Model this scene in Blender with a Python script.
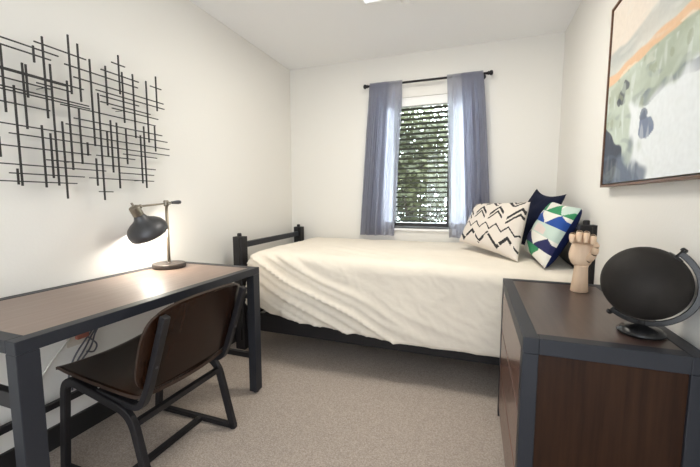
import bpy, math, random
from mathutils import Vector, Matrix, noise
from math import sin, cos, pi, sqrt, exp, atan2

random.seed(7)
for o in list(bpy.data.objects):
    bpy.data.objects.remove(o)
SC = bpy.context.scene
COL = SC.collection

# ------------------------------------------------------------------ camera
H = 1.18
fl = 350.0
d = Vector((126.0, -34.0, fl)).normalized()              # room depth axis seen by the camera (right, down, forward)
th = math.atan2(34.0, fl)
up = Vector((0, -cos(th), -sin(th))); up = (up - up.dot(d) * d).normalized()
xr = d.cross(up)
if xr.x < 0: xr = -xr
cam = bpy.data.objects.new('camera', bpy.data.cameras.new('camera'))
COL.objects.link(cam)
cx_ = Vector((xr.x, d.x, up.x)); cy_ = -Vector((xr.y, d.y, up.y)); cz_ = -Vector((xr.z, d.z, up.z))
M4 = Matrix((cx_, cy_, cz_)).transposed().to_4x4()
M4.translation = Vector((0, 0, H))
cam.matrix_world = M4
cam.data.sensor_width = 36.0
cam.data.lens = 36.0 * fl / 700.0
cam.data.clip_start = 0.02
SC.camera = cam

# ------------------------------------------------------------------ world, light, exposure
SC.view_settings.view_transform = 'Standard'
SC.view_settings.look = 'None'
SC.view_settings.gamma = 1.0
SC.view_settings.use_curve_mapping = False
SC.view_settings.exposure = 0.09
SC.cycles.max_bounces = 10
SC.cycles.diffuse_bounces = 6
SC.cycles.transparent_max_bounces = 16
SC.cycles.sample_clamp_indirect = 6.0
w = bpy.data.worlds.new('sky'); SC.world = w
w.use_nodes = True
wb = w.node_tree.nodes['Background']
wnt = w.node_tree                                        # a sky brighter and cooler on the window's side
wtc = wnt.nodes.new('ShaderNodeTexCoord'); wsx = wnt.nodes.new('ShaderNodeSeparateXYZ'); wmr = wnt.nodes.new('ShaderNodeMapRange')
wmr.inputs['From Min'].default_value = -0.2; wmr.inputs['From Max'].default_value = 0.3
wcr = wnt.nodes.new('ShaderNodeMix'); wcr.data_type = 'RGBA'
SKY_ROOM, SKY_WIN = (3.9, 4.15, 4.4), (12.5, 13.5, 14.2)
wcr.inputs[6].default_value = (*SKY_ROOM, 1); wcr.inputs[7].default_value = (*SKY_WIN, 1)
wnt.links.new(wtc.outputs['Generated'], wsx.inputs[0]); wnt.links.new(wsx.outputs['Y'], wmr.inputs['Value']); wnt.links.new(wmr.outputs[0], wcr.inputs[0])
wnt.links.new(wcr.outputs[2], wb.inputs[0]); wb.inputs[1].default_value = 1.0

def lamp(name, kind, loc, energy, color, size=None, rot=None, sizey=None):
    l = bpy.data.lights.new(name, kind); l.energy = energy; l.color = color
    if kind == 'AREA':
        l.shape = 'RECTANGLE'; l.size = size; l.size_y = sizey or size
    else:
        l.shadow_soft_size = size or 0.05
    o = bpy.data.objects.new(name, l); COL.objects.link(o); o.location = loc
    if rot: o.rotation_euler = rot
    return o
# the ceiling fixture over the middle of the room
lamp('ceiling_lamp', 'AREA', (-0.48, 2.11, 2.482), 21, (1.0, 0.94, 0.83), 0.52)

# ------------------------------------------------------------------ helpers
class MB:
    def __init__(s): s.v = []; s.f = []; s.m = []
    def add(s, vs, fs, m=0):
        b = len(s.v); s.v += [Vector(v) for v in vs]
        s.f += [tuple(b + i for i in f) for f in fs]; s.m += [m] * len(fs)
        return s
    def box(s, x0, x1, y0, y1, z0, z1, m=0):
        return s.add([(x0,y0,z0),(x1,y0,z0),(x1,y1,z0),(x0,y1,z0),(x0,y0,z1),(x1,y0,z1),(x1,y1,z1),(x0,y1,z1)],
                     [(3,2,1,0),(4,5,6,7),(0,1,5,4),(1,2,6,5),(2,3,7,6),(3,0,4,7)], m)
    def bar(s, a, b, wx, wz, side=(0,1,0), m=0):
        """rectangular bar from a to b; wx across `side`, wz across the other direction"""
        a = Vector(a); b = Vector(b); t = (b - a).normalized()
        u = Vector(side); u = (u - u.dot(t) * t).normalized(); n = t.cross(u)
        vs = []
        for p in (a, b):
            for su, sn in ((-1,-1),(1,-1),(1,1),(-1,1)):
                vs.append(p + u * su * wx / 2 + n * sn * wz / 2)
        return s.add(vs, [(0,1,2,3),(7,6,5,4),(0,4,5,1),(1,5,6,2),(2,6,7,3),(3,7,4,0)], m)
    def tube(s, pts, r, n=10, m=0, cap=True):
        pts = [Vector(p) for p in pts]; rs = r if isinstance(r, (list, tuple)) else [r] * len(pts)
        T = []
        for i in range(len(pts)):
            a = pts[max(0, i - 1)]; b = pts[min(len(pts) - 1, i + 1)]; T.append((b - a).normalized())
        u = T[0].orthogonal().normalized(); vs = []
        for p, t, r_ in zip(pts, T, rs):
            u = (u - u.dot(t) * t).normalized(); v = t.cross(u)
            for k in range(n):
                a = 2 * pi * k / n; vs.append(p + (u * cos(a) + v * sin(a)) * r_)
        fs = []
        for i in range(len(pts) - 1):
            for k in range(n):
                k2 = (k + 1) % n; fs.append((i*n+k, i*n+k2, (i+1)*n+k2, (i+1)*n+k))
        if cap:
            fs.append(tuple(reversed(range(n)))); fs.append(tuple((len(pts)-1)*n + k for k in range(n)))
        return s.add(vs, fs, m)
    def sweep(s, pts, wa, wb, side, m=0):
        """rectangular section swept along a path lying in a plane whose normal is `side`"""
        pts = [Vector(p) for p in pts]; side = Vector(side).normalized(); vs = []
        for i, p in enumerate(pts):
            a = pts[max(0, i - 1)]; b = pts[min(len(pts) - 1, i + 1)]; t = (b - a).normalized(); n = t.cross(side)
            k = 1.0
            if 0 < i < len(pts) - 1:
                c = (pts[i]-pts[i-1]).normalized().dot((pts[i+1]-pts[i]).normalized()); k = 1 / max(0.5, sqrt((1 + c) / 2))
            for su, sn in ((-1,-1),(1,-1),(1,1),(-1,1)):
                vs.append(p + side * su * wa / 2 + n * sn * k * wb / 2)
        fs = [(0,1,2,3), tuple(4*(len(pts)-1) + k for k in (3,2,1,0))]
        for i in range(len(pts) - 1):
            for k in range(4):
                k2 = (k + 1) % 4; fs.append((i*4+k, (i+1)*4+k, (i+1)*4+k2, i*4+k2))
        return s.add(vs, fs, m)
    def lathe(s, prof, c=(0,0,0), axis=(0,0,1), n=32, m=0, closed=False):
        c = Vector(c); ax = Vector(axis).normalized(); u = ax.orthogonal().normalized(); v = ax.cross(u)
        vs = []
        for r, h in prof:
            for k in range(n):
                a = 2 * pi * k / n; vs.append(c + ax * h + (u * cos(a) + v * sin(a)) * max(r, 1e-5))
        fs = []; L = len(prof)
        for i in range(L - 1 + (1 if closed else 0)):
            j = (i + 1) % L
            for k in range(n):
                k2 = (k + 1) % n; fs.append((i*n+k, i*n+k2, j*n+k2, j*n+k))
        return s.add(vs, fs, m)
    def ball(s, c, r, n=16, m=0):
        k = n // 2
        return s.lathe([(r * sin(pi * i / k), -r * cos(pi * i / k)) for i in range(k + 1)], c, (0,0,1), n, m)
    def grid(s, fn, nu, nv, m=0):
        vs = [fn(i / nu, j / nv) for j in range(nv + 1) for i in range(nu + 1)]
        fs = [(j*(nu+1)+i, j*(nu+1)+i+1, (j+1)*(nu+1)+i+1, (j+1)*(nu+1)+i) for j in range(nv) for i in range(nu)]
        return s.add(vs, fs, m)
    def build(s, name, mats, parent=None, smooth=False, bevel=0, kind=None, angle=None, label=None):
        me = bpy.data.meshes.new(name)
        off = Vector((0,0,0)); q = parent
        while q is not None:
            off += q.location; q = q.parent
        base = None
        if parent is None:
            xs = [v.x for v in s.v]; ys = [v.y for v in s.v]; zs = [v.z for v in s.v]
            off = Vector(((min(xs)+max(xs))/2, (min(ys)+max(ys))/2, min(zs)))
        me.from_pydata([tuple(v - off) for v in s.v], [], s.f)
        if not isinstance(mats, (list, tuple)): mats = [mats]
        for mt in mats: me.materials.append(mt)
        me.polygons.foreach_set('material_index', s.m)
        if smooth: me.polygons.foreach_set('use_smooth', [True] * len(s.f))
        me.update()
        o = bpy.data.objects.new(name, me); COL.objects.link(o)
        if parent is not None: o.parent = parent
        else: o.location = off
        if bevel:
            b = o.modifiers.new('bevel', 'BEVEL'); b.width = bevel; b.segments = 2; b.limit_method = 'ANGLE'; b.angle_limit = 0.6
        if kind: o['kind'] = kind
        if label: o['label'] = label
        return o
def thing(name, loc, label, cat, group=None):
    o = bpy.data.objects.new(name, None); COL.objects.link(o); o.location = loc; o.empty_display_size = 0.1
    o['label'] = label; o['category'] = cat
    if group: o['group'] = group
    return o
def tag(o, label, cat, group=None):
    o['label'] = label; o['category'] = cat
    if group: o['group'] = group
    return o
def lerp(a, b, t): return a + (b - a) * t
def sstep(a, b, x):
    t = min(1, max(0, (x - a) / (b - a))); return t * t * (3 - 2 * t)

# ------------------------------------------------------------------ materials
def mat(name, color, rough=0.5, metal=0.0, spec=0.5, noise_scale=None, noise_amt=0.0, bump=0.0, bump_scale=None, color2=None, stretch=None, sheen=0.0, detail=4.0):
    m = bpy.data.materials.new(name); m.use_nodes = True; nt = m.node_tree; b = nt.nodes['Principled BSDF']
    b.inputs['Base Color'].default_value = (*color, 1); b.inputs['Roughness'].default_value = rough
    b.inputs['Metallic'].default_value = metal; b.inputs['Specular IOR Level'].default_value = spec
    if sheen: b.inputs['Sheen Weight'].default_value = sheen
    tc = nt.nodes.new('ShaderNodeTexCoord'); mp = nt.nodes.new('ShaderNodeMapping')
    nt.links.new(tc.outputs['Object'], mp.inputs['Vector'])
    if stretch: mp.inputs['Scale'].default_value = stretch
    if noise_scale:
        n = nt.nodes.new('ShaderNodeTexNoise'); n.inputs['Scale'].default_value = noise_scale; n.inputs['Detail'].default_value = detail
        n.inputs['Roughness'].default_value = 0.6
        nt.links.new(mp.outputs[0], n.inputs['Vector'])
        r = nt.nodes.new('ShaderNodeValToRGB')
        c2 = color2 or tuple(c * (1 - noise_amt) for c in color)
        r.color_ramp.elements[0].position = 0.32; r.color_ramp.elements[1].position = 0.68
        r.color_ramp.elements[0].color = (*c2, 1); r.color_ramp.elements[1].color = (*color, 1)
        nt.links.new(n.outputs[0], r.inputs[0]); nt.links.new(r.outputs[0], b.inputs['Base Color'])
    if bump:
        n2 = nt.nodes.new('ShaderNodeTexNoise'); n2.inputs['Scale'].default_value = bump_scale or 100; n2.inputs['Detail'].default_value = 3
        nt.links.new(mp.outputs[0], n2.inputs['Vector'])
        bp = nt.nodes.new('ShaderNodeBump'); bp.inputs['Strength'].default_value = bump; bp.inputs['Distance'].default_value = 0.004
        nt.links.new(n2.outputs[0], bp.inputs['Height']); nt.links.new(bp.outputs[0], b.inputs['Normal'])
    return m
def emis(name, color, strength):
    m = bpy.data.materials.new(name); m.use_nodes = True; b = m.node_tree.nodes['Principled BSDF']
    b.inputs['Base Color'].default_value = (*color, 1); b.inputs['Emission Color'].default_value = (*color, 1); b.inputs['Emission Strength'].default_value = strength
    return m
M_wall = mat('wall_paint', (0.785, 0.768, 0.728), 0.85, spec=0.2, bump=0.12, bump_scale=90)
M_ceil = mat('ceiling_paint', (0.86, 0.86, 0.86), 0.9, spec=0.15, bump=0.1, bump_scale=70)
M_carpet = mat('carpet', (0.56, 0.485, 0.425), 0.95, spec=0.1, noise_scale=170, color2=(0.31, 0.26, 0.222), bump=0.9, bump_scale=220, detail=5)
M_base = mat('black_baseboard', (0.012, 0.012, 0.013), 0.5)
M_metal = mat('charcoal_steel', (0.022, 0.024, 0.031), 0.45, metal=0.0, spec=0.3, bump=0.05, bump_scale=300)
M_metal2 = mat('black_steel', (0.015, 0.014, 0.016), 0.45, metal=0.0, spec=0.3)
M_rod = mat('black_iron', (0.030, 0.029, 0.029), 0.55, metal=0.3)
M_walnut = mat('walnut_veneer', (0.036, 0.0145, 0.006), 0.45, spec=0.2, noise_scale=6, color2=(0.018, 0.0065, 0.003), stretch=(9, 9, 0.55), detail=6)
M_top = mat('walnut_top_lit', (0.245, 0.175, 0.14), 0.40, spec=0.8, noise_scale=6, color2=(0.19, 0.132, 0.103), stretch=(9, 0.5, 9), detail=6)  # walnut lightened in colour for the reflection on the desktop
M_ply = mat('dark_plywood', (0.024, 0.009, 0.004), 0.22, noise_scale=5, spec=0.2, color2=(0.011, 0.004, 0.002), stretch=(1, 12, 2), detail=5)
M_plyedge = mat('plywood_edge', (0.05, 0.03, 0.022), 0.5, spec=.2, noise_scale=60, noise_amt=0.3)
M_drawer = mat('walnut_drawer_lit', (0.20, 0.105, 0.075), 0.25, spec=.8, noise_scale=6, color2=(0.09, 0.043, 0.03), stretch=(9, 0.6, 9), detail=6)  # paler than the veneer: reflected light on the fronts is in the colour
M_cover = mat('cream_cotton', (0.80, 0.735, 0.635), 0.9, spec=0.1, noise_scale=5, noise_amt=0.05, bump=0.25, bump_scale=60, sheen=0.2)
M_matt = mat('mattress_ticking', (0.72, 0.70, 0.66), 0.9)
M_wood = mat('pale_beech', (0.76, 0.57, 0.41), 0.5, noise_scale=8, color2=(0.69, 0.50, 0.34), stretch=(6, 6, 0.8))
M_gap = mat('joint_dark', (0.10, 0.055, 0.03), 0.6)
M_globe = mat('chalk_black', (0.026, 0.023, 0.021), 0.6, spec=0.12, noise_scale=12, noise_amt=0.25)
M_blackgloss = mat('gloss_black', (0.012, 0.012, 0.013), 0.25)
M_shade = mat('gunmetal', (0.085, 0.085, 0.09), 0.42, metal=0.6)
M_lbase = mat('dark_bronze', (0.05, 0.04, 0.035), 0.4, metal=0.3)
M_shadein = mat('white_enamel', (0.85, 0.83, 0.78), 0.5)
M_brass = mat('aged_brass', (0.30, 0.265, 0.21), 0.35, metal=0.85)
M_white = mat('white_trim', (0.84, 0.84, 0.83), 0.5)
M_blind = mat('black_blind', (0.016, 0.015, 0.016), 0.5)
M_frame = mat('walnut_frame', (0.16, 0.075, 0.04), 0.4, noise_scale=8, noise_amt=0.35, stretch=(9, 1, 9))
M_navyfab = mat('navy_velvet', (0.008, 0.011, 0.032), 0.8, spec=0.15, bump=0.2, bump_scale=120, noise_scale=14, noise_amt=0.3)
M_offwhite = mat('off_white_linen', (0.66, 0.60, 0.54), 0.9, bump=0.2, bump_scale=140)
M_blackink = mat('black_ink', (0.015, 0.014, 0.016), 0.85)
M_green = mat('green_print', (0.03, 0.235, 0.10), 0.85)
M_blue = mat('blue_print', (0.010, 0.062, 0.30), 0.85)
M_navy2 = mat('navy_print', (0.012, 0.014, 0.085), 0.85)
M_mint = mat('mint_print', (0.50, 0.61, 0.55), 0.85)
M_blush = mat('blush_print', (0.66, 0.56, 0.52), 0.85)
M_wprint = mat('white_print', (0.74, 0.72, 0.66), 0.85)
M_bluepil = mat('indigo_cotton', (0.010, 0.018, 0.085), 0.85, spec=0.2)
M_outlet = mat('outlet_plastic', (0.62, 0.56, 0.48), 0.5)
M_red = mat('reddish_plug', (0.30, 0.10, 0.07), 0.5)
M_cable = mat('grey_cable', (0.10, 0.10, 0.12), 0.5)
M_cablew = mat('white_cable', (0.70, 0.68, 0.62), 0.5)
M_leaf = mat('leaf', (0.13, 0.14, 0.055), 0.6, noise_scale=1.2, color2=(0.035, 0.042, 0.02))
M_leaf2 = mat('pale_leaf', (0.20, 0.19, 0.10), 0.6, noise_scale=1.5, color2=(0.06, 0.065, 0.035))
M_bark = mat('bark', (0.07, 0.055, 0.045), 0.9, noise_scale=20, noise_amt=0.4)
M_ground = mat('dry_grass', (0.20, 0.18, 0.10), 0.95, noise_scale=3, noise_amt=0.4)

def curtain_mat():
    m = bpy.data.materials.new('sheer_blue_grey'); m.use_nodes = True; nt = m.node_tree
    out = nt.nodes['Material Output']; b = nt.nodes['Principled BSDF']
    b.inputs['Base Color'].default_value = (0.165, 0.168, 0.20, 1); b.inputs['Roughness'].default_value = 0.9; b.inputs['Specular IOR Level'].default_value = 0.1
    tr = nt.nodes.new('ShaderNodeBsdfTranslucent'); tr.inputs[0].default_value = (0.94, 0.94, 0.965, 1)
    tp = nt.nodes.new('ShaderNodeBsdfTransparent'); tp.inputs[0].default_value = (0.88, 0.90, 0.97, 1)
    m1 = nt.nodes.new('ShaderNodeMixShader'); m1.inputs[0].default_value = 0.62
    m2 = nt.nodes.new('ShaderNodeMixShader'); m2.inputs[0].default_value = 0.40
    nt.links.new(b.outputs[0], m1.inputs[1]); nt.links.new(tr.outputs[0], m1.inputs[2])
    nt.links.new(m1.outputs[0], m2.inputs[1]); nt.links.new(tp.outputs[0], m2.inputs[2])
    nt.links.new(m2.outputs[0], out.inputs[0])
    # woven threads
    tc = nt.nodes.new('ShaderNodeTexCoord'); mp = nt.nodes.new('ShaderNodeMapping'); mp.inputs['Scale'].default_value = (60, 60, 3)
    n = nt.nodes.new('ShaderNodeTexNoise'); n.inputs['Scale'].default_value = 3
    nt.links.new(tc.outputs['Object'], mp.inputs[0]); nt.links.new(mp.outputs[0], n.inputs[0])
    bp = nt.nodes.new('ShaderNodeBump'); bp.inputs['Strength'].default_value = 0.15; bp.inputs['Distance'].default_value = 0.003
    nt.links.new(n.outputs[0], bp.inputs['Height']); nt.links.new(bp.outputs[0], b.inputs['Normal'])
    return m
M_curtain = curtain_mat()
def glass_mat():
    m = bpy.data.materials.new('window_glass'); m.use_nodes = True; nt = m.node_tree; out = nt.nodes['Material Output']
    nt.nodes.remove(nt.nodes['Principled BSDF'])
    tp = nt.nodes.new('ShaderNodeBsdfTransparent'); tp.inputs[0].default_value = (0.94, 0.97, 0.96, 1)
    gl = nt.nodes.new('ShaderNodeBsdfGlossy'); gl.inputs['Roughness'].default_value = 0.02
    mx = nt.nodes.new('ShaderNodeMixShader'); mx.inputs[0].default_value = 0.05
    nt.links.new(tp.outputs[0], mx.inputs[1]); nt.links.new(gl.outputs[0], mx.inputs[2]); nt.links.new(mx.outputs[0], out.inputs[0])
    return m
M_glass = glass_mat()
def paint_mat():
    m = bpy.data.materials.new('painted_canvas'); m.use_nodes = True; nt = m.node_tree; b = nt.nodes['Principled BSDF']
    at = nt.nodes.new('ShaderNodeAttribute'); at.attribute_name = 'pigment'
    nt.links.new(at.outputs['Color'], b.inputs['Base Color']); b.inputs['Roughness'].default_value = 0.55
    tc = nt.nodes.new('ShaderNodeTexCoord'); n = nt.nodes.new('ShaderNodeTexNoise'); n.inputs['Scale'].default_value = 40
    bp = nt.nodes.new('ShaderNodeBump'); bp.inputs['Strength'].default_value = 0.2; bp.inputs['Distance'].default_value = 0.003
    nt.links.new(tc.outputs['Object'], n.inputs[0]); nt.links.new(n.outputs[0], bp.inputs['Height']); nt.links.new(bp.outputs[0], b.inputs['Normal'])
    return m
M_paint = paint_mat()

# ------------------------------------------------------------------ room shell
XL, XR, YB, ZC, YF = -1.86, 0.627, 3.34, 2.514, -1.1
WX0, WX1, WZ0, WZ1 = -0.89, -0.055, 0.905, 2.125
def struct(name, mb, m, bevel=0): return mb.build(name, m, None, bevel=bevel, kind='structure')
struct('floor', MB().box(XL-.15, XR+.15, YF, YB+.15, -0.12, 0), M_carpet)
struct('ceiling', MB().box(XL-.15, XR+.15, YF, YB+.15, ZC, ZC+.12), M_ceil)
struct('wall_left', MB().box(XL-.15, XL, YF, YB+.15, 0, ZC), M_wall)
struct('wall_right', MB().box(XR, XR+.15, YF, YB+.15, 0, ZC), M_wall)
wb_ = MB()
wb_.box(XL, WX0, YB, YB+.15, 0, ZC); wb_.box(WX1, XR, YB, YB+.15, 0, ZC)
wb_.box(WX0, WX1, YB, YB+.15, 0, WZ0); wb_.box(WX0, WX1, YB, YB+.15, WZ1, ZC)
struct('wall_back', wb_, M_wall)
# the wall behind the camera with an unseen wide doorway, sized to let in sky fill
wf_ = MB()
wf_.box(XL, -1.05, YF-.12, YF, 0, ZC); wf_.box(.45, XR, YF-.12, YF, 0, ZC); wf_.box(-1.05, .45, YF-.12, YF, 2.25, ZC)
struct('wall_front', wf_, M_wall)
struct('baseboard_left', MB().box(XL, XL+.018, YF, YB, 0, .108), M_base, .003)
struct('baseboard_back', MB().box(XL+.018, XR-.018, YB-.018, YB, 0, .108), M_base, .003)
struct('baseboard_right', MB().box(XR-.018, XR, YF, YB, 0, .108), M_base, .003)
win = bpy.data.objects.new('window_1', None); COL.objects.link(win); win.location = ((WX0+WX1)/2, YB+.1, WZ0); win['kind'] = 'structure'
f = MB()
yw0, yw1 = YB+.085, YB+.135
f.box(WX0, WX0+.02, yw0, yw1, WZ0, WZ1); f.box(WX1-.02, WX1, yw0, yw1, WZ0, WZ1)
f.box(WX0+.02, WX1-.02, yw0, yw1, WZ0, WZ0+.05); f.box(WX0+.02, WX1-.02, yw0, yw1, WZ1-.06, WZ1)
f.build('window_frame', M_white, win, bevel=.004)
MB().box(-.74, -.25, YB+.108, YB+.112, WZ0+.05, WZ1-.06).build('window_pane', M_glass, win)
def frosted():
    m = bpy.data.materials.new('frosted_glass'); m.use_nodes = True; nt = m.node_tree; b = nt.nodes['Principled BSDF']
    b.inputs['Base Color'].default_value = (.8, .82, .84, 1); b.inputs['Roughness'].default_value = .3
    tr = nt.nodes.new('ShaderNodeBsdfTranslucent'); tr.inputs[0].default_value = (.97, .98, 1, 1)
    mx = nt.nodes.new('ShaderNodeMixShader'); mx.inputs[0].default_value = .85
    nt.links.new(b.outputs[0], mx.inputs[1]); nt.links.new(tr.outputs[0], mx.inputs[2]); nt.links.new(mx.outputs[0], nt.nodes['Material Output'].inputs[0])
    return m
M_frost = frosted()
for xa, xb in ((WX0+.02, -.765), (-.225, WX1-.02)): MB().box(xa, xb, YB+.108, YB+.112, WZ0+.05, WZ1-.06).build('added_frosted_pane', M_frost, win, label='frosted white side pane added for the curtain glow')  # side panes added so the strips behind the sheers glow white
for xa, xb in ((-.765, -.74), (-.25, -.225)): MB().box(xa, xb, YB+.085, YB+.135, WZ0+.05, WZ1-.06).build('mullion', M_blind, win, label='black mullion')
MB().box(WX0-.02, WX1+.02, YB-.02, YB+.085, WZ0-.022, WZ0).build('window_sill', M_white, win, bevel=.004)

# outside
struct('ground', MB().box(-9, 8, YB+.6, 16, -0.35, -0.3), M_ground)
def tree(loc, h, rad, n, leaf, label, seed, low=0.15):
    rnd = random.Random(seed); x, y = loc
    t = thing('tree', (x, y, -0.3), label, 'tree', 'trees outside the window')
    tr = MB(); tr.tube([(x, y, -.31), (x+.05, y, h*.35), (x-.04, y+.05, h*.7)], [.11, .085, .05], 8)
    for k in range(9):
        a = rnd.uniform(0, 2*pi); z0 = h * rnd.uniform(.2, .6)
        e = Vector((x + cos(a)*rad*.8, y + sin(a)*rad*.8, z0 + h * rnd.uniform(.1, .35)))
        tr.tube([(x, y, z0), lerp(Vector((x, y, z0)), e, .5) + Vector((0,0,.08)), e], [.04, .028, .01], 6)
    tr.build('trunk', M_bark, t, smooth=True)
    fo = MB()
    for k in range(n):
        cth = rnd.uniform(-1, 1); ph = rnd.uniform(0, 2*pi); rr = rnd.random() ** .45
        lump = 1 + .25 * sin(ph*3 + cth*5)
        c = Vector((x + rad*rr*lump*sqrt(1-cth*cth)*cos(ph), y + rad*rr*lump*sqrt(1-cth*cth)*sin(ph), h*(.5+low/2) + h*(.5-low/2)*rr*cth))
        u = Vector((rnd.gauss(0,1), rnd.gauss(0,1), rnd.gauss(0,.6))).normalized(); v = u.orthogonal().normalized()
        s = rnd.uniform(.05, .10)
        fo.add([c-u*s, c-v*s*.45, c+u*s, c+v*s*.45], [(0,1,2,3)])
    fo.build('foliage', leaf, t)
tree((-1.15, 6.4), 2.9, .9, 3600, M_leaf, 'green leafy tree standing outside the left half of the window', 1)
tree((0.9, 7.6), 3.3, 1.05, 3600, M_leaf2, 'pale yellow-green tree standing outside the right half of the window', 2)
tree((-3.9, 10.8), 5.0, 2.0, 6500, M_leaf2, 'taller dim tree farther off beyond the window glass', 3)
tree((-0.4, 13.6), 5.2, 2.3, 7500, M_leaf, 'wide dark tree farthest from the window, filling the gap between the others', 5)

# ------------------------------------------------------------------ ceiling things
cl = thing('ceiling_light', (-0.48, 2.11, ZC), 'white square flush ceiling light panel at the top edge of the photo', 'ceiling light')
fr = MB(); a0, a1, b0, b1 = -0.775, -0.185, 1.815, 2.405
fr.box(a0, a0+.03, b0, b1, ZC-.028, ZC); fr.box(a1-.03, a1, b0, b1, ZC-.028, ZC); fr.box(a0+.03, a1-.03, b0, b0+.03, ZC-.028, ZC); fr.box(a0+.03, a1-.03, b1-.03, b1, ZC-.028, ZC)
fr.build('frame', M_white, cl, bevel=.003)
MB().box(a0+.03, a1-.03, b0+.03, b1-.03, ZC-.02, ZC-.012).build('diffuser', emis('light_diffuser', (.9, .92, .95), .5), cl)
sp = MB().lathe([(0, 0), (.035, 0), (.032, -.012), (.018, -.02), (0, -.022)], (-0.49, 2.475, ZC), (0,0,1), 20)
tag(sp.build('smoke_detector', M_white, None, smooth=True), 'tiny white round detector on the ceiling beside the light panel', 'smoke detector')

# ------------------------------------------------------------------ window dressing
BX0, BX1 = -.757, -.232
bl = thing('window_blind', (-0.495, YB+.045, WZ0), 'black horizontal slat blind with white headrail in the window', 'blind')
MB().box(BX0, BX1, YB+.005, YB+.07, 2.045, WZ1-.002).build('headrail', M_white, bl, bevel=.004, label='white headrail')
for xx in (BX0, BX1-.022): MB().box(xx, xx+.022, YB+.012, YB+.072, .925, 2.045).build('side_channel', M_blind, bl, bevel=.002)
sl = MB(); ns = 24
for k in range(ns):
    z = 2.025 - k * (2.025 - 0.975) / (ns - 1)
    tl = math.radians(-13)
    c = Vector((0, YB+.042, z)); hw = .024
    pts = [(-hw, -.002), (0, .002), (hw, -.002)]
    top = []; 
    vs = []
    for (py, pz) in pts:
        yy = py*cos(tl) - pz*sin(tl); zz = py*sin(tl) + pz*cos(tl)
        for xx in (BX0+.008, BX1-.008):
            vs.append((xx, c.y+yy, z+zz+.0012)); vs.append((xx, c.y+yy, z+zz-.0012))
    # vertex order: per row: x0 top, x0 bottom, x1 top, x1 bottom
    fs = []
    for r in range(2):
        a = r*4; b = a+4
        fs += [(a, a+2, b+2, b), (a+1, b+1, b+3, a+3), (a, b, b+1, a+1), (a+2, a+3, b+3, b+2)]
    fs += [(0, 1, 3, 2), (8, 10, 11, 9)]
    sl.add(vs, fs)
sl.build('slats', M_blind, bl)
MB().box(BX0+.022, BX1-.022, YB+.022, YB+.062, .925, .955).build('bottom_rail', M_blind, bl, bevel=.003)
lc = MB()
for xx in (BX0+.12, -.495, BX1-.12):
    lc.tube([(xx, YB+.016, 2.05), (xx, YB+.016, .95)], .0012, 6); lc.tube([(xx, YB+.068, 2.05), (xx, YB+.068, .95)], .0012, 6)
lc.build('ladder_cord', M_blind, bl)

rodz, rody = 2.238, 3.27
cr = thing('curtain_rod', (-.47, rody, rodz), 'thin dark metal curtain rod above the window', 'curtain rod')
MB().tube([(-.985, rody, rodz), (.050, rody, rodz)], .010, 12).build('rod', M_metal2, cr, smooth=True)
for sx, xx in ((-1, -.985), (1, .050)):
    MB().lathe([(0,0), (.011,0), (.012,.008), (.017,.014), (.013,.02), (.02,.03), (.021,.042), (.012,.05), (0,.052)], (xx, rody, rodz), (sx,0,0), 16).build('finial', M_metal2, cr, smooth=True)
    bk = MB(); xb = xx - sx*.025
    bk.tube([(xb, rody, rodz-.006), (xb, YB-.004, rodz-.006)], .006, 8); bk.lathe([(0,0), (.022,0), (.022,.006), (0,.006)], (xb, YB-.0065, rodz-.006), (0,1,0), 16)
    bk.build('bracket', M_metal2, cr)

def curtain(top, bot, zb, label, seed, folds, flare):
    rnd = random.Random(seed); ph = [rnd.uniform(0, 6.28) for _ in range(5)]
    def fn(u, v):
        z = lerp(2.256, zb, v)
        fl_ = v ** flare
        x = lerp(lerp(top[0], bot[0], fl_), lerp(top[1], bot[1], fl_), u + .012*sin(9*u+ph[0])*v)
        amp = lerp(.007, .020, sstep(0, .25, v))
        s = sin(2*pi*folds*u + ph[1] + .5*sin(2.2*v+ph[2])) + .45*sin(2*pi*folds*1.9*u + ph[3] - .8*v)
        y = rody - .001 + amp * s
        if abs(z - rodz) < .022: y = rody - .0145 + .002*s        # pocket in front of the rod
        elif z > rodz: y = rody - .011 + .003*s
        elif v < .1: y = lerp(rody - .0145 + .002*s, y, sstep(.03, .1, v))
        return Vector((x, y - .004, z))
    mb = MB().grid(fn, 90, 70)
    # the outer part of the panel gets a second layer of cloth, added to darken it beside the glow
    def fn2(u, v):
        uu = u*dbl if top[0] < -.5 else 1 - u*dbl
        p = fn(uu, v); k = min(1, u*8)*min(1, (1-u)*8)
        q = .016*sin(2*pi*(folds*1.3)*u + ph[4] + v)*sstep(.05, .3, v)
        if abs(p.z - rodz) < .022: return Vector((p.x, p.y - .003 - .003*k, p.z))
        return Vector((p.x, p.y - .003 - (.012 + abs(q))*k*sstep(.0, .06, v), p.z))
    dbl = .60
    mb.grid(fn2, 50, 70)
    o = mb.build('curtain', M_curtain, None, smooth=True)
    sm = o.modifiers.new('cloth', 'SOLIDIFY'); sm.thickness = .0012
    return tag(o, label, 'curtain', 'sheer curtains at the window')
curtain((-0.968, -0.662), (-1.068, -0.722), .838, 'sheer blue-grey curtain panel left of the blind', 3, 4.5, 1.0)
curtain((-0.273, 0.022), (-0.214, 0.130), .838, 'sheer blue-grey curtain panel right of the blind, behind the zigzag pillow', 5, 4.2, .85)

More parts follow.
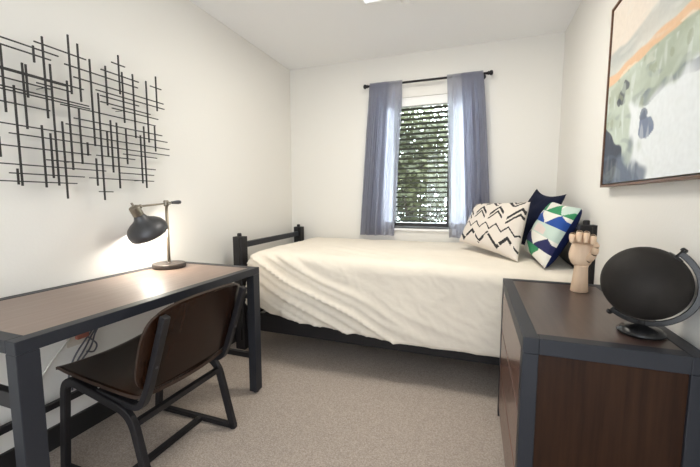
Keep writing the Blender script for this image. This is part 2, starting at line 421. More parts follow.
# ------------------------------------------------------------------ bed
bed = thing('bed_frame', (-.57, 2.78, 0), 'low black metal bed frame with square posts across the back wall', 'bed')
for (px, py, zt) in ((-1.715, 2.255, .895), (-1.75, 3.285, .895), (.588, 2.275, 1.04), (.588, 3.28, 1.04)):
    p = MB().box(px-.042, px+.042, py-.036, py+.036, 0, zt).build('post', M_metal2, bed, bevel=.004)
    MB().box(px+.012, px+.022, py-.0385, py-.034, .08, zt-.012).build('slot', M_blackgloss, p)
    MB().lathe([(0,0), (.017,0), (.017,.02), (.013,.025), (0,.025)], (px-.005, py, zt), (0,0,1), 14).build('post_cap', M_metal2, p, smooth=False)
MB().bar((-1.718, 2.29, .825), (-1.748, 3.25, .825), .03, .045, (1,0,0)).build('footboard_rail', M_metal, bed, bevel=.003)
MB().box(-1.745, -1.715, 2.29, 3.25, .40, .45).build('footboard_rail', M_metal2, bed, bevel=.003)
MB().box(.575, .60, 2.31, 3.245, .72, 1.0).build('headboard_panel', M_metal2, bed, bevel=.003)
MB().box(.575, .60, 2.31, 3.245, .40, .46).build('headboard_rail', M_metal2, bed, bevel=.003)
for yy in (2.262, 3.272):
    MB().box(-1.673, .546, yy-.016, yy+.016, .165, .30).build('side_rail', M_metal2, bed, bevel=.003)
dk = MB()
for k in range(14):
    xx = -1.6 + k * .16; dk.box(xx-.035, xx+.035, 2.278, 3.256, .30, .318)
dk.build('slat_deck', M_metal2, bed)
tag(MB().box(-1.555, .545, 2.30, 3.235, .318, .70).build('mattress', M_matt, None, bevel=.04), 'mattress lying on the bed frame beneath the cream cover', 'mattress')

def cover():
    xl, yf, R = -1.515, 2.275, .085
    HEM = [(-1.75, .45), (-1.52, .405), (-1.386, .350), (-1.2, .318), (-.855, .285), (-.659, .272), (-.233, .252), (.139, .272), (.7, .28)]
    def hem(x):
        for (x0, z0), (x1, z1) in zip(HEM, HEM[1:]):
            if x <= x1: return lerp(z0, z1, max(0, (x-x0)/(x1-x0)))
        return .22
    def top(x, y):
        z = .775 + .02*sstep(2.6, 3.2, y) + .022*sstep(-.2, -1.4, x)*sstep(3.2, 2.5, y) - .018*sstep(-.3, .4, x)*sstep(2.7, 2.2, y)
        z += .006*noise.noise(Vector((x*3, y*4, 1.3))) + .003*noise.noise(Vector((x*9, y*11, 4.1)))
        return z
    def fold(e):       # arc of radius R then straight down: returns (outward, down)
        if e <= 0: return 0, 0
        a = e / R
        if a < pi/2: return R*sin(a), R*(1-cos(a))
        return R, R + (e - R*pi/2)
    nx, ny = 250, 120
    def fn(u, v):
        # u along the bed, v from the back hem over the top to the front hem
        Lend = .36
        xlen = .57 - xl
        a = -Lend + u * (Lend + xlen)          # distance past the left edge (negative: dropped)
        ea = max(0, -a); oa, da = fold(ea)
        x = xl + max(a, 0) - oa
        Lf = .775 - hem(x) - R + R*pi/2 + .02*sstep(-.5,-1.5,x)
        Lb = .22
        ylen = 3.235 - yf
        b = -Lf + (1-v) * (Lf + ylen + Lb)
        if b < 0:
            ob, db = fold(-b); y = yf - ob
        elif b > ylen:
            e = b - ylen; o2, db = fold(e); y = 3.235 + min(o2, .055) ; ob = 0
        else:
            db = 0; ob = 0; y = yf + b
        dz = sqrt(da*da + db*db) if (da and db) else da + db
        if b < 0 and da: dz = min(dz, .775 - .37)
        z = top(max(x, xl), min(max(y, yf), 3.235)) - dz
        # drape: gentle waves and diagonal pull folds on the front drop
        if b < 0:
            fr_ = sstep(0, .10, -b)
            g = noise.noise(Vector((x*2.2, z*2.0, 7.7)))
            wv = .010*g + .006*noise.noise(Vector((x*7, z*5, 2.2)))
            q = z + .42*(x + 1.2)              # lines running down to the right
            win_ = exp(-((x + 1.10 + (z-.45)*1.2)/.46)**2)
            ph = 6.28*(q*8.5 + .5*noise.noise(Vector((x*2, z*2, 0))))
            ridge = (1 - abs(sin(ph/2)))**2.4
            ridge2 = (1 - abs(sin(ph*.87 + 1.0 + .6*noise.noise(Vector((x*3, z*4, 5))))))**2
            ridge3 = (1 - abs(sin(ph*1.9 + 2.0*noise.noise(Vector((x*3, z*3, 11))))))**3
            wv += win_*(.040*ridge + .024*ridge2 + .010*ridge3) + .004*(1 - abs(noise.noise(Vector((x*10 + z*16, z*9 - x*3, 8.8)))*2))**3
            win2 = exp(-((x + .45)/.35)**2)*sstep(.55, .3, z)
            ph2 = 6.28*((z + .30*(x+.4))*9)
            wv += win2*.014*(1 - abs(sin(ph2/2)))**2
            wv += .012*sstep(.45, .25, z)*sin(x*9 + 1.5*sin(x*3))*.5
            y -= fr_*wv + .035*sstep(.1,.5,-b)
        if ea > 0 and b >= 0:
            x -= .006*noise.noise(Vector((y*8, z*4, 3)))
        # shallow creases running over the top near the front-left
        if b >= 0 and a > 0:
            s = exp(-((y-2.45)/.25)**2) * exp(-((x+1.0)/.4)**2)
            z += s*.006*sin(40*(y + .5*x))
        return Vector((x, y, z))
    mb = MB().grid(fn, nx, ny)
    # the head end is closed by a turned-down hem against the headboard
    o = mb.build('bedspread', M_cover, None, smooth=True)
    sm = o.modifiers.new('cloth', 'SOLIDIFY'); sm.thickness = .006; sm.offset = 1
    return tag(o, 'cream cotton bedspread draped over the bed to just above the carpet', 'bedspread')
cover()

# ------------------------------------------------------------------ pillows
def pillow(name, BL, BR, TL, TR, thick, mats, pat, label, n=80, pinch=.07, flat=.42, back=None, seed=0):
    BL, BR, TL, TR = map(Vector, (BL, BR, TL, TR))
    nrm = ((BR - BL) + (TR - TL)).cross((TL - BL) + (TR - BR)).normalized()
    if isinstance(back, (int, float)): bt = back
    else: bt = thick
    def base(u, v):
        a, b = 2*u-1, 2*v-1
        a2 = a * (1 - pinch * (1 - b*b)); b2 = b * (1 - pinch * (1 - a*a))
        U, V = (a2+1)/2, (b2+1)/2
        p = lerp(lerp(BL, BR, U), lerp(TL, TR, U), V)
        prof = max(0, (1 - a**2) * (1 - b**2)) ** flat
        wr = .010*noise.noise(Vector((u*4+seed, v*4, seed))) * (1 - max(abs(a), abs(b))**4)
        cr = .006*noise.noise(Vector((atan2(b, a)*4, seed, 2))) * sstep(.5, .95, max(abs(a), abs(b)))*(1 - max(abs(a), abs(b))**8)
        return p, prof, wr + cr
    mb = MB()
    def front(u, v): p, f_, w_ = base(u, v); return p + nrm * (thick*f_ + w_*(1 if f_ > 0 else 0))
    def rear(u, v): p, f_, w_ = base(u, v); return p - nrm * (bt*f_)
    mb.grid(front, n, n)
    if pat:
        for j in range(n):
            for i in range(n): mb.m[j*n+i] = pat((i+.5)/n, (j+.5)/n)
    k = len(mb.f); mb.grid(rear, n//2, n//2, len(mats)-1)
    for q in range(k, len(mb.f)): mb.f[q] = tuple(reversed(mb.f[q]))
    return tag(mb.build(name, mats, None, smooth=True), label, 'pillow')
def tri(x): x = x % 1.0; return abs(2*x - 1)
def zig(u, v):
    def line(vc, amp, per, wd, ph=0, brk=None):
        y = vc + amp*(tri(u*per + ph) - .5)
        return abs(v - y) < wd
    jit = .012*noise.noise(Vector((u*14, v*14, 3)))
    vv = v + jit; 
    def L(vc, amp, per, wd, ph=0):
        return abs(vv - (vc + amp*(tri(u*per + ph) - .5))) < wd
    gap = sin(u*31 + 7*sin(v*9)) > -.88
    if L(.17, .19, 3.3, .036, .1) and gap: return 1
    if L(.40, .12, 5.4, .017, .3): return 1
    if .5 < v < .86:
        if (L(.72, .22, 3.1, .030, .0) or L(.62, .22, 3.1, .024, .0)) and sin(u*21+1) > -.8: return 1
    if v > .86 and (L(.93, .15, 3.6, .026, .45) or L(1.01, .15, 3.6, .018, .45)) and sin(u*17) > -.6: return 1
    return 0
pillow('zigzag_pillow', (-.118, 2.92, .846), (.268, 2.48, .776), (.005, 3.12, 1.142), (.357, 2.72, 1.163), .085,
       [M_offwhite, M_blackink, M_offwhite], zig, 'off-white pillow with black hand-drawn zigzags on the bed', n=120, pinch=.06, seed=1)
def tripat(u, v):
    r = v * 5.0; k = int(r); fv = r - k
    c = u * 1.55 + .12; fu = c - int(c)
    up_ = fv < 1 - abs(2*fu - 1)
    if k >= 4: return 1 if fv < 1 - abs(2*((u*2+.25) % 1) - 1) and u > .08 else 5 if u < .75 else 4
    if k == 3: return 2 if up_ else 5
    if k == 2: return 6 if (.35 < u < .75 and .1 < fv < .8 and (u+fv) < 1.35) else 4
    if k == 1: return 3 if up_ else 5
    return 1 if fv > 1 - abs(2*((u*1.5+.2) % 1) - 1) and u < .8 else 5
pillow('triangle_pillow', (.345, 2.79, .812), (.398, 2.325, .772), (.508, 2.80, 1.168), (.580, 2.375, 1.128), .075,
       [M_offwhite, M_green, M_blue, M_navy2, M_mint, M_wprint, M_blush, M_bluepil], tripat, 'pillow printed with green, blue and white triangles at the head of the bed', n=100, pinch=.05, flat=.36, seed=4, back=.085)
pillow('navy_pillow', (.19, 3.15, .82), (.42, 2.72, .80), (.443, 3.07, 1.2645), (.563, 2.67, 1.2165), .055,
       [M_navyfab, M_navyfab], None, 'plain navy blue pillow propped behind the two patterned pillows', n=60, pinch=.17, seed=9)

# ------------------------------------------------------------------ desk
DX0, DX1, DY0, DY1, DZ = -1.838, -1.218, .580, 1.775, .775
desk = thing('writing_desk', (-1.53, 1.18, 0), 'writing desk with dark wood top and charcoal steel frame along the left wall', 'desk')
t = .045; e = .05
MB().box(DX0+t, DX1-t, DY0+t, DY1-t, DZ-.030, DZ-.002).build('desktop', M_top, desk, label='warm brown wood top panel')
fm = MB()
fm.box(DX1-t, DX1, DY0, DY1, DZ-.04, DZ); fm.box(DX0, DX0+t, DY0, DY1, DZ-.04, DZ)
fm.box(DX0+t, DX1-t, DY0, DY0+t, DZ-.04, DZ); fm.box(DX0+t, DX1-t, DY1-t, DY1, DZ-.04, DZ)
fm.build('top_frame', M_metal, desk, bevel=.002)
for xx in (DX0, DX1-e):
    for yy in (DY0, DY1-.06):
        lg = MB().box(xx, xx+e, yy, yy+.06, .012, DZ-.0405).build('leg', M_metal, desk, bevel=.002)
        MB().lathe([(0,0), (.017,0), (.017,.008), (.012,.0125), (0,.0125)], (xx+e/2, yy+.03, 0), (0,0,1), 12).build('glide', M_blackgloss, lg)
for yy in (DY0+.03, DY1-.03):
    MB().box(DX0+e, DX1-e, yy-.012, yy+.012, .548, .60).build('upper_stretcher', M_metal2, desk, bevel=.002) if yy < 1 else MB().box(DX0+e, DX1-e, yy-.012, yy+.012, .585, .612).build('upper_stretcher', M_metal2, desk, bevel=.002)
    MB().box(DX0+e, DX1-e, yy-.012, yy+.012, .212, .243).build('lower_stretcher', M_metal2, desk, bevel=.002)
MB().box(DX0+.012, DX0+.036, DY0+.06, DY1-.06, .216, .246).build('back_stretcher', M_metal2, desk, bevel=.002)

# ------------------------------------------------------------------ chair
ch = thing('desk_chair', (-1.4, 1.16, 0), 'dark plywood chair with black steel sled frame pulled up to the desk', 'chair')
def rounded(pts, r, k=5):
    out = [Vector(pts[0])]
    for i in range(1, len(pts)-1):
        p = Vector(pts[i]); a = (Vector(pts[i-1]) - p); b = (Vector(pts[i+1]) - p)
        ra = min(r, a.length*.45, b.length*.45); A = p + a.normalized()*ra; B = p + b.normalized()*ra
        for j in range(k+1):
            s = j/k; out.append((1-s)**2*A + 2*s*(1-s)*p + s*s*B)
    out.append(Vector(pts[-1])); return out
for yy, nm in ((.925, 'a'), (1.405, 'b')):
    path = rounded([(-1.655, yy, .012), (-1.610, yy, .435), (-1.235, yy, .352), (-1.145, yy, .012)], .075, 7)
    sf = MB().sweep(path, .026, .034, (0,1,0)).build('side_frame', M_metal2, ch, bevel=.004)
    MB().box(-1.668, -1.13, yy-.013, yy+.013, .004, .028).build('floor_runner', M_metal2, ch, bevel=.003)
    for gx in (-1.63, -1.15): MB().lathe([(0,0), (.012,0), (.012,.006), (0,.006)], (gx, yy, 0), (0,0,1), 10).build('glide', M_blackgloss, sf)
    s = .012 if yy < 1.2 else -.012
    up_ = rounded([(-1.42, yy+s, .405), (-1.195, yy+s, .372), (-1.150, yy+s, .46), (-1.048, yy+s, .757)], .06, 6)
    pf = MB().sweep(up_, .030, .026, (0,1,0)).build('upright', M_metal2, ch, bevel=.003)
    for (bx, bz) in ((-1.066, .742), (-1.118, .555)): MB().lathe([(0,0), (.006,0), (.005,.004), (0,.005)], (bx+.0125, yy+s, bz), (.95,0,-.3), 10).build('bolt', M_shade, pf)
MB().bar((-1.222, .938, .31), (-1.222, 1.392, .31), .024, .026, (1,0,0)).build('crossbar', M_metal2, ch, bevel=.002)
MB().bar((-1.35, .938, .017), (-1.35, 1.392, .017), .030, .022, (1,0,0)).build('floor_crossbar', M_metal2, ch, bevel=.002)
MB().bar((-1.56, .938, .412), (-1.56, 1.392, .412), .022, .022, (1,0,0)).build('crossbar', M_metal2, ch, bevel=.002)
def plysheet(fn, nu, nv, th, name, rear_flip=False):
    """curved sheet with its own thickness and a paler edge band"""
    mb = MB(); P = [[fn(i/nu, j/nv) for i in range(nu+1)] for j in range(nv+1)]
    Nn = [[None]*(nu+1) for _ in range(nv+1)]
    for j in range(nv+1):
        for i in range(nu+1):
            a = P[j][min(nu,i+1)] - P[j][max(0,i-1)]; b = P[min(nv,j+1)][i] - P[max(0,j-1)][i]
            Nn[j][i] = a.cross(b).normalized()
    A = [P[j][i] + Nn[j][i]*th/2 for j in range(nv+1) for i in range(nu+1)]
    B = [P[j][i] - Nn[j][i]*th/2 for j in range(nv+1) for i in range(nu+1)]
    off = len(A); W = nu+1; fs = []; ms = []
    for j in range(nv):
        for i in range(nu):
            q = (j*W+i, j*W+i+1, (j+1)*W+i+1, (j+1)*W+i); fs.append(q); fs.append(tuple(off+k for k in reversed(q))); ms += [0, 0]
    rim = [i for i in range(W)] + [j*W+nu for j in range(1, nv+1)] + [nv*W+i for i in range(nu-1, -1, -1)] + [j*W for j in range(nv-1, 0, -1)]
    for k in range(len(rim)):
        a, b = rim[k], rim[(k+1) % len(rim)]; fs.append((a, off+a, off+b, b)); ms.append(1)
    mb.add(A + B, fs); mb.m = ms
    o = mb.build(name, [M_ply, M_plyedge], ch, smooth=False)
    for p in o.data.polygons: p.use_smooth = p.material_index == 0
    return o
def squircle(u, v, cr):           # maps the unit square onto a rounded rectangle (corner radius share cr)
    a, b = 2*u-1, 2*v-1
    k = 1 - cr * max(0, abs(a)*abs(b)) ** 3
    return a*k, b*k
def seatfn(u, v):
    a, b = squircle(u, v, .06)
    x = -1.435 + .275*a; y = 1.162 + .237*b
    z = .4475 - .055*((a+1)/2)**1.0 + .020*b*b
    z += -.004
    if a < -.82: z -= .022*((-.82-a)/.18)**2
    if a > .7: z += .03*((a-.7)/.3)**2
    return Vector((x, y, z))
plysheet(seatfn, 36, 30, .013, 'seat')
def backfn(u, v):
    a, b = squircle(u, v, .17)
    s = (b+1)/2
    y = 1.166 + .280*a*(1 + .01*b)
    zb_ = .44 + .362*s - .015*a*a*(1 if b < 0 else 1)
    x = -1.158 + .102*s + .052*(1 - a*a)*(.45+.55*s) - .030
    return Vector((x, y, zb_))
plysheet(backfn, 40, 28, .012, 'backrest')

# ------------------------------------------------------------------ desk lamp
LX, LY = -1.725, 1.590
lp = thing('desk_lamp', (LX, LY, DZ), 'dark metal desk lamp with round base on the desk', 'lamp')
MB().lathe([(0,0), (.089,0), (.092,.004), (.092,.022), (.088,.027), (.014,.028), (.012,.034), (0,.034)], (LX, LY, DZ-.0005), (0,0,1), 40).build('base', M_lbase, lp, smooth=False, bevel=.002)
MB().tube([(LX, LY, DZ+.03), (LX, LY, 1.145)], .0085, 14).build('pole', M_brass, lp, smooth=True)
jt = MB(); jt.lathe([(0,-.018), (.012,-.018), (.015,-.010), (.015,.010), (.012,.018), (0,.018)], (LX, LY, 1.158), (0,0,1), 16)
jt.lathe([(0,-.016), (.009,-.016), (.009,.016), (0,.016)], (LX+.012, LY, 1.158), (1,0,0), 12)
jt.build('joint', M_brass, lp, smooth=False, bevel=.001)
MB().tube([(LX, LY+.055, 1.161), (LX, 1.40, 1.142)], .0058, 10).build('arm', M_brass, lp, smooth=True)
MB().lathe([(0,0), (.007,0), (.0085,.015), (.012,.05), (.011,.068), (0,.072)], (LX, LY+.035, 1.161), (0,1,.05), 14).build('handle', M_shade, lp, smooth=True)
axis = Vector((0, .50, -.866)).normalized()           # from socket toward the opening
S0 = Vector((LX, 1.378, 1.142))
MB().ball((LX, 1.418, 1.142), .012, 12).build('joint', M_brass, lp, smooth=True)
so = MB().lathe([(0,-.022), (.006,-.022), (.006,-.002), (.020,0), (.027,.004), (.028,.050), (.024,.056), (0,.056)], S0, axis, 24).build('socket', M_brass, lp, smooth=False, bevel=.001, label='aged brass socket cup')
prof = [(.024,.045), (.029,.062), (.036,.078), (.052,.092), (.074,.106), (.092,.122), (.102,.140), (.105,.157), (.102,.175), (.099,.175), (.101,.157), (.098,.142), (.088,.126), (.071,.111), (.050,.097), (.034,.084), (.022,.070)]
sh = MB(); sh.lathe(prof[:9], S0, axis, 48, 0); sh.lathe(prof[8:], S0, axis, 48, 1)
sh.build('shade', [M_shade, M_shadein], lp, smooth=True)
bc = S0 + axis*.135
MB().ball(bc, .030, 18).build('bulb', emis('bulb_glow', (1.0, .88, .72), 10), lp, smooth=True)
lamp('desk_lamp_bulb', 'POINT', S0 + axis*.165, 8.0, (1.0, .93, .83), .045)

# ------------------------------------------------------------------ wall outlet and cables under the desk
ou = thing('wall_outlet', (XL+.004, 1.14, .49), 'beige wall outlet with a reddish plug under the desk', 'outlet')
MB().box(XL, XL+.006, 1.085, 1.205, .455, .535).build('plate', M_outlet, ou, bevel=.002)
MB().box(XL+.006, XL+.03, 1.12, 1.175, .487, .520).build('plug', M_red, ou, bevel=.004, label='reddish plug')
cb = MB()
for k, (y0, y1, z1) in enumerate(((1.175, 1.075, .33), (1.19, 1.095, .31), (1.20, 1.115, .34))):
    cb.tube(rounded([(XL+.02, y0+.075, .56), (XL+.02, y0+.01, .50), (XL+.035, (y0+y1)/2+.02*k-.02, .43), (XL+.03, y1, .37), (XL+.05, y1-.03, z1-.05)], .06, 5), .0042, 8)
cb.tube(rounded([(XL+.03, 1.165, .49), (XL+.05, 1.20, .44), (XL+.04, 1.185, .40), (XL+.04, 1.15, .42)], .03, 5), .004, 8)
tag(cb.build('power_cord', M_cable, None, smooth=True), 'bundle of grey power cords hanging by the wall outlet', 'cord')
tag(MB().tube(rounded([(XL+.012, 1.10, .505), (XL+.018, 1.02, .44), (XL+.02, .96, .37), (XL+.02, .9, .30)], .05, 5), .0045, 8).build('white_cord', M_cablew, None, smooth=True), 'single white cord running down from the wall outlet', 'cord')

# ------------------------------------------------------------------ wall sculpture
RV = [(0.9, 1.794, 1.531), (0.968, 1.746, 1.477), (0.933, 1.646, 1.237), (0.98, 1.744, 1.609), (1.013, 1.832, 1.763), (1.049, 1.884, 1.538), (1.072, 1.777, 1.243), (1.155, 1.936, 1.671), (1.195, 1.912, 1.646), (1.247, 1.861, 1.445), (1.137, 1.726, 1.319), (1.278, 1.71, 1.177), (1.324, 1.856, 1.661), (1.397, 1.935, 1.736), (1.413, 1.855, 1.591), (1.475, 1.864, 1.521), (1.558, 1.853, 1.509), (1.625, 1.899, 1.701), (1.6, 1.609, 1.463), (1.333, 1.589, 1.321), (1.365, 1.583, 1.239), (1.311, 1.53, 1.399), (1.416, 1.559, 1.371), (1.503, 1.541, 1.272), (1.527, 1.595, 1.246), (1.021, 1.503, 1.233), (1.052, 1.474, 1.276), (0.92, 1.308, 1.242), (0.869, 1.431, 1.35), (1.104, 1.536, 1.184), (1.181, 1.611, 1.351), (1.21, 1.458, 1.394), (1.247, 1.385, 1.249)]
RH = [(1.825, 0.87, 1.113), (1.797, 0.868, 1.081), (1.854, 1.021, 1.235), (1.708, 0.862, 1.214), (1.702, 0.861, 1.141), (1.669, 0.858, 1.069), (1.682, 1.018, 1.162), (1.635, 0.856, 1.234), (1.623, 0.855, 1.238), (1.574, 0.851, 1.062), (1.801, 1.136, 1.509), (1.834, 1.305, 1.516), (1.755, 1.172, 1.677), (1.725, 1.273, 1.682), (1.889, 1.363, 1.438), (1.836, 1.59, 1.667), (1.703, 1.293, 1.51), (1.655, 1.351, 1.634), (1.673, 1.292, 1.582), (1.564, 1.16, 1.656), (1.53, 1.123, 1.692), (1.488, 0.845, 1.704), (1.451, 0.906, 1.702), (1.4, 0.838, 1.227), (1.356, 1.032, 1.597), (1.326, 0.832, 1.297), (1.289, 0.895, 1.189), (1.256, 0.827, 1.153), (1.287, 1.212, 1.581), (1.22, 1.255, 1.328), (1.322, 1.378, 1.583), (1.425, 1.398, 1.611), (1.402, 1.254, 1.466), (1.614, 1.106, 1.612)]
ws = thing('wall_sculpture', (XL, 1.27, 1.18), 'black metal wall sculpture of crossing thin rods above the desk', 'wall art')
for (y, za, zb_) in RV: MB().box(-1.7995, -1.7930, y-.0031, y+.0031, zb_, za).build('rod', M_rod, ws)
for (z, ya, yb_) in RH: MB().box(-1.8055, -1.7995, ya, yb_, z-.0024, z+.0024).build('rod', M_rod, ws)
for (y, z) in ((1.049, 1.669), (1.413, 1.655), (1.137, 1.356), (1.503, 1.287)):
    MB().tube([(XL, y, z), (-1.8, y, z)], .0016, 8).build('standoff', M_rod, ws)

# ------------------------------------------------------------------ painting
PY0, PY1, PZ0, PZ1 = 2.100, 0.93, 1.240, 2.088
pt = thing('framed_painting', (XR, 1.52, 1.24), 'large abstract landscape painting in a thin walnut frame on the right wall', 'painting')
pf = MB(); a = XR-.042
fw = .010
pf.box(a, XR-.002, PY0-fw, PY0, PZ0, PZ1); pf.box(a, XR-.002, PY1, PY1+fw, PZ0, PZ1)
pf.box(a, XR-.002, PY1+fw, PY0-fw, PZ0, PZ0+fw); pf.box(a, XR-.002, PY1+fw, PY0-fw, PZ1-fw, PZ1)
pf.build('frame', M_frame, pt, bevel=.0015)
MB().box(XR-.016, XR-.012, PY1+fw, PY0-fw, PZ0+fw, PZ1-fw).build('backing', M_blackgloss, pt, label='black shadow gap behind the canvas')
def pig(s, t):
    N = lambda a, b, c: noise.noise(Vector((s*a, t*b, c)))
    t0 = t; t = t + .03*N(3, 3, 1) + .015*N(12, 9, 2)
    def mx(c1, c2, k): return tuple(lerp(p, q, min(1, max(0, k))) for p, q in zip(c1, c2))
    cream = (.74, .66, .58); pale = (.72, .71, .66); grey = (.47, .49, .47); orange = (.74, .49, .30); sage = (.40, .46, .37); mint = (.56, .63, .55)
    olive = (.28, .31, .20); white = (.80, .84, .86); navy = (.028, .036, .060); slate = (.125, .155, .215); blue = (.070, .110, .225)
    c = mx(cream, pale, s*1.1 + .5*N(2, 3, 9))
    c = mx(c, grey, sstep(.22, .25, t + .05*N(3,2,51) + .10*(s-.3))*(.85 + .5*N(4, 3, 4)))
    c = mx(c, pale, .5*sstep(.30, .37, t))
    og = sstep(.368, .378, t)*(1 - sstep(.425, .435, t))
    g = mx(sage, mint, .5 + 1.2*N(3, 7, 5)); g = mx(g, olive, sstep(.1, .5, N(2, 5, 6))*.5)
    if t > .40: c = g
    if og > 0: c = mx(c, orange if N(5, 20, 8) < .35 else (.80, .64, .48), og)
    if s > .45 and .30 < t < .37: c = mx(c, olive, sstep(.45, .8, s)*sstep(.31, .35, t)*.8)
    # pale field in the lower right
    edge = .30 + .10*N(2, 5, 11) + .06*N(9, 9, 12) - .05*sstep(.7, 1, t)
    wf = sstep(edge, edge+.05, s + .05*N(16,9,52))*sstep(.61, .65, t + .06*N(7, 5, 13))
    c = mx(c, white, wf)
    if .62 < t: c = mx(c, mint, .35*(1-wf)*sstep(.62, .7, t))
    # slate line along its upper edge
    sl_ = sstep(1.3, .7, ((t - .618 - .03*N(6,1,3))/.022)**2 + 1.2*N(14,14,53))*sstep(.28, .38, s)*(.6 + .9*N(12, 12, 15))
    c = mx(c, slate, sl_)
    # dark lower left
    dk_ = sstep(.0, .02, (.10 + .13*N(7, 9, 21) - s*.9 + .9*(t-.76)))*sstep(.66, .69, t + .10*N(12, 6, 22))
    c = mx(c, navy, dk_)
    d2 = sstep(.0, .04, .07 - ((s-.25)/.13)**2*.05 - (.98-t)*.45 + .06*N(9, 9, 23)); c = mx(c, slate, d2*.9*(t > .75))
    for (sc_, tc_, a_, b_, col, k) in ((.17, .53, .045, .06, navy, 31), (.12, .56, .04, .022, navy, 32), (.385, .75, .05, .06, blue, 33), (.36, .70, .03, .03, slate, 34)):
        q = ((s-sc_)/a_)**2 + ((t0-tc_)/b_)**2 + 1.5*N(18, 15, k)
        c = mx(c, col, sstep(1.05, .9, q)*.85)
    st = sstep(.2, .4, N(30, 7, 41))*.35; c = mx(c, white, st*(t > .45)*(1-.8*dk_))
    st = sstep(.2, .45, N(9, 26, 42))*.35; c = mx(c, slate if t > .5 else pale, st*(1-wf)*.8)
    st = sstep(.25, .4, N(13, 11, 43))*.5; c = mx(c, mint, st*(t > .45)*(1 - .85*wf)*(1-.8*dk_))
    st = sstep(.3, .4, N(22, 16, 44))*.5; c = mx(c, olive, st*(.43 < t < .7)*(1 - wf))
    c = tuple(q*(1 + .05*N(60, 45, 45)) for q in c)
    return c
nu, nv = 230, 170
cvx = XR - .036
def cfn(u, v): return Vector((cvx, lerp(PY0-fw-.006, PY1+fw+.006, u), lerp(PZ1-fw-.006, PZ0+fw+.006, v)))
cm = MB().grid(cfn, nu, nv)
b0_ = len(cm.v); yA, yB_, zA, zB_ = PY0-fw-.006, PY1+fw+.006, PZ1-fw-.006, PZ0+fw+.006
cm.add([(cvx, yA, zA), (cvx, yB_, zA), (cvx, yB_, zB_), (cvx, yA, zB_), (XR-.016, yA, zA), (XR-.016, yB_, zA), (XR-.016, yB_, zB_), (XR-.016, yA, zB_)],
       [(0,1,5,4), (1,2,6,5), (2,3,7,6), (3,0,4,7), (4,5,6,7)])
cv = cm.build('canvas', M_paint, pt, smooth=False)
ca = cv.data.color_attributes.new('pigment', 'FLOAT_COLOR', 'POINT')
for i in range((nu+1)*(nv+1)):
    u = (i % (nu+1))/nu; v = (i // (nu+1))/nv; ca.data[i].color = (*pig(u, v), 1)
for i in range((nu+1)*(nv+1), len(cv.data.vertices)): ca.data[i].color = (.7, .7, .66, 1)

# ------------------------------------------------------------------ dresser
RX0, RX1, RY0, RY1, RZ = .150, .606, 1.157, 2.020, .760
dr = thing('dresser', (.38, 1.59, 0), 'dark wood dresser with charcoal steel edges at the right wall', 'dresser')
t = .045
MB().box(RX0+t, RX1-t, RY0+t, RY1-t, RZ-.03, RZ-.002).build('top_panel', mat('dresser_top', (.075, .045, .036), .33, spec=.7, noise_scale=6, color2=(.055, .032, .026), stretch=(9, .5, 9)), dr)
fm = MB()
fm.box(RX0, RX0+t, RY0, RY1, RZ-.05, RZ); fm.box(RX1-t, RX1, RY0, RY1, RZ-.05, RZ)
fm.box(RX0+t, RX1-t, RY0, RY0+t, RZ-.05, RZ); fm.box(RX0+t, RX1-t, RY1-t, RY1, RZ-.05, RZ)
fm.build('top_frame', M_metal, dr, bevel=.002)
for xx in (RX0, RX1-t):
    for yy in (RY0, RY1-t): MB().box(xx, xx+t, yy, yy+t, 0, RZ-.0505).build('post', M_metal, dr, bevel=.002)
lw = MB(); lw.box(RX0+t, RX1-t, RY0+.004, RY0+t-.004, .03, .075); lw.box(RX0+t, RX1-t, RY1-t+.004, RY1-.004, .03, .075); lw.box(RX0+.006, RX0+t-.006, RY0+t, RY1-t, .03, .06)
lw.build('bottom_rail', M_metal, dr)
for yy in (RY0+.010, RY1-.028): MB().box(RX0+t, RX1-t, yy, yy+.018, .075, RZ-.0505).build('side_panel', M_walnut, dr)
MB().box(RX0+.024, RX0+.032, RY0+t, RY1-t, .06, RZ-.051).build('gap_shade_sheet', M_base, dr)  # black sheet standing in for the shade in the drawer gaps
MB().box(RX1-.03, RX1-.012, RY0+t, RY1-t, .06, RZ-.051).build('back_panel', M_walnut, dr)
for z0, z1 in ((.062, .268), (.280, .486), (.498, .708)):
    q = MB().box(RX0+.002, RX0+.022, RY0+t+.003, RY1-t-.003, z0, z1).build('drawer', M_drawer, dr, bevel=.0015)
    MB().box(RX0+.034, RX1-.06, RY0+t+.02, RY1-t-.02, z0+.02, z1-.03).build('drawer_box', M_walnut, q)

# ------------------------------------------------------------------ wooden hand
hx, hy = .462, 1.845
hand = thing('wooden_hand', (hx, hy, RZ), 'pale jointed wooden artist hand with curled fingers standing on the dresser', 'hand figure')
U = Vector((.965, -.262, 0)); Nf = Vector((-.262, -.965, 0)); Z = Vector((0,0,1)); HB = Vector((hx, hy, RZ-.0005))
def hp(u, n, z): return HB + U*(u*.80 + .006*sstep(.1, .2, z)) + Nf*n + Z*z
sec = [(0, -.002, .000, .043, .034), (.002, -.002, 0, .045, .036), (.06, 0, 0, .038, .031), (.112, .001, 0, .034, .027), (.122, .001, 0, .036, .028)]
def loft(sec, n=28, p=2.0):
    mb = MB(); vs = []
    for z, cu, cn, ru, rn in sec:
        for k in range(n):
            a = 2*pi*k/n; ca_, sa_ = cos(a), sin(a)
            vs.append(hp(cu + ru*math.copysign(abs(ca_)**(2/p), ca_), cn + rn*math.copysign(abs(sa_)**(2/p), sa_), z))
    fs = [(i*n+k, i*n+(k+1)%n, (i+1)*n+(k+1)%n, (i+1)*n+k) for i in range(len(sec)-1) for k in range(n)]
    fs.append(tuple(reversed(range(n)))); fs.append(tuple((len(sec)-1)*n+k for k in range(n)))
    return mb.add(vs, fs)
loft(sec).build('wrist', M_wood, hand, smooth=True)
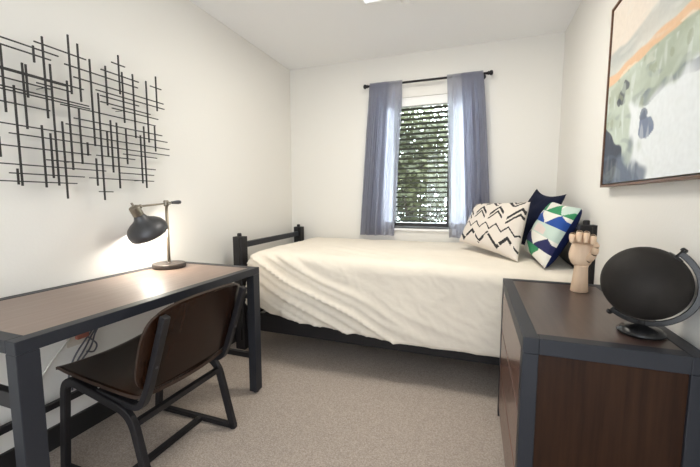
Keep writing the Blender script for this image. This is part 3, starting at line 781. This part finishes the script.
loft([(.116, .000, 0, .024, .018), (.120, -.001, .001, .036, .022), (.132, -.004, .002, .048, .026), (.150, -.006, .002, .058, .028), (.172, -.008, .001, .062, .027), (.194, -.006, 0, .060, .023), (.212, -.004, 0, .056, .019), (.222, -.003, 0, .050, .015)], 32, 2.3).build('palm', M_wood, hand, smooth=True)
def finger(pts, rs, name):
    mb = MB()
    for a, b, r0, r1 in zip(pts, pts[1:], rs, rs[1:]):
        a = hp(*a); b = hp(*b); dv = b - a; L = dv.length
        mb.lathe([(0, -.2*r0), (r0*.75, 0), (r0, .18*L), (r0*1.02, .5*L), (r1*1.0, .86*L), (r1*.7, L), (0, L+.15*r1)], a, dv, 14)
        mb.ball(a, r0*.82, 12, 1)
    # rounded tip
    mb.ball(hp(*pts[-1]), rs[-1]*.85, 12, 0)
    return mb.build(name, [M_wood, M_gap], hand, smooth=True)
for k, (u0, zt, dn, tip) in enumerate(((-.046, .262, .0, .028), (-.017, .274, .002, .036), (.013, .272, .002, .036), (.041, .258, 0, .030))):
    us = u0*1.10 - .004
    finger([(u0, -.004, .221), (us, .004, zt-.012), (us*1.02, .032+dn, zt), (us*1.02, .047+dn, zt-tip)], [.0135, .0135, .0125, .0105], 'finger')
finger([(.030, .016, .150), (.050, .030, .180), (.057, .036, .212), (.056, .038, .228)], [.016, .015, .013, .010], 'thumb')

# ------------------------------------------------------------------ globe
GC = Vector((.503, 1.319, .921)); GR = .113
gl = thing('black_globe', (.510, 1.319, RZ), 'matte black globe on a curved arm and round base atop the dresser', 'globe')
MB().lathe([(0,-.0005), (.060,-.0005), (.063,.003), (.062,.009), (.056,.012), (.054,.017), (.040,.022), (.016,.026), (.012,.030), (0,.030)], (.504, 1.319, RZ), (0,0,1), 40).build('base', M_blackgloss, gl, smooth=True)
MB().lathe([(0,0), (.010,0), (.010,.016), (0,.016)], (.505, 1.319, RZ+.026), (0,0,1), 14).build('stem', M_blackgloss, gl, smooth=False)
mb = MB(); mb.ball(GC, GR, 64); mb.build('sphere', M_globe, gl, smooth=True)
hz = Vector((.88, -.475, 0)); ax = (hz*.60 + Vector((0, 0, .80))).normalized(); sd = (hz*.80 + Vector((0, 0, -.60))).normalized(); an = ax.cross(sd).normalized()
arc = []
RA = .127
for k in range(41):
    a = pi * (k/40) * 1.0
    arc.append(GC - ax*RA*cos(a) + sd*RA*sin(a))
MB().sweep(arc, .008, .017, an).build('meridian_arm', M_blackgloss, gl, bevel=.002)
for s in (-1, 1):
    MB().lathe([(0,-.026), (.0045,-.026), (.0045,.006), (.009,.008), (.009,.014), (.006,.018), (0,.018)], GC + ax*s*RA, ax*s, 14).build('axis_pin', M_blackgloss, gl, smooth=False)
MB().lathe([(0,-.004), (.022,-.004), (.020,.002), (.008,.004), (0,.004)], GC + ax*(GR-.001), ax, 20).build('pole_cap', M_blackgloss, gl, smooth=True)
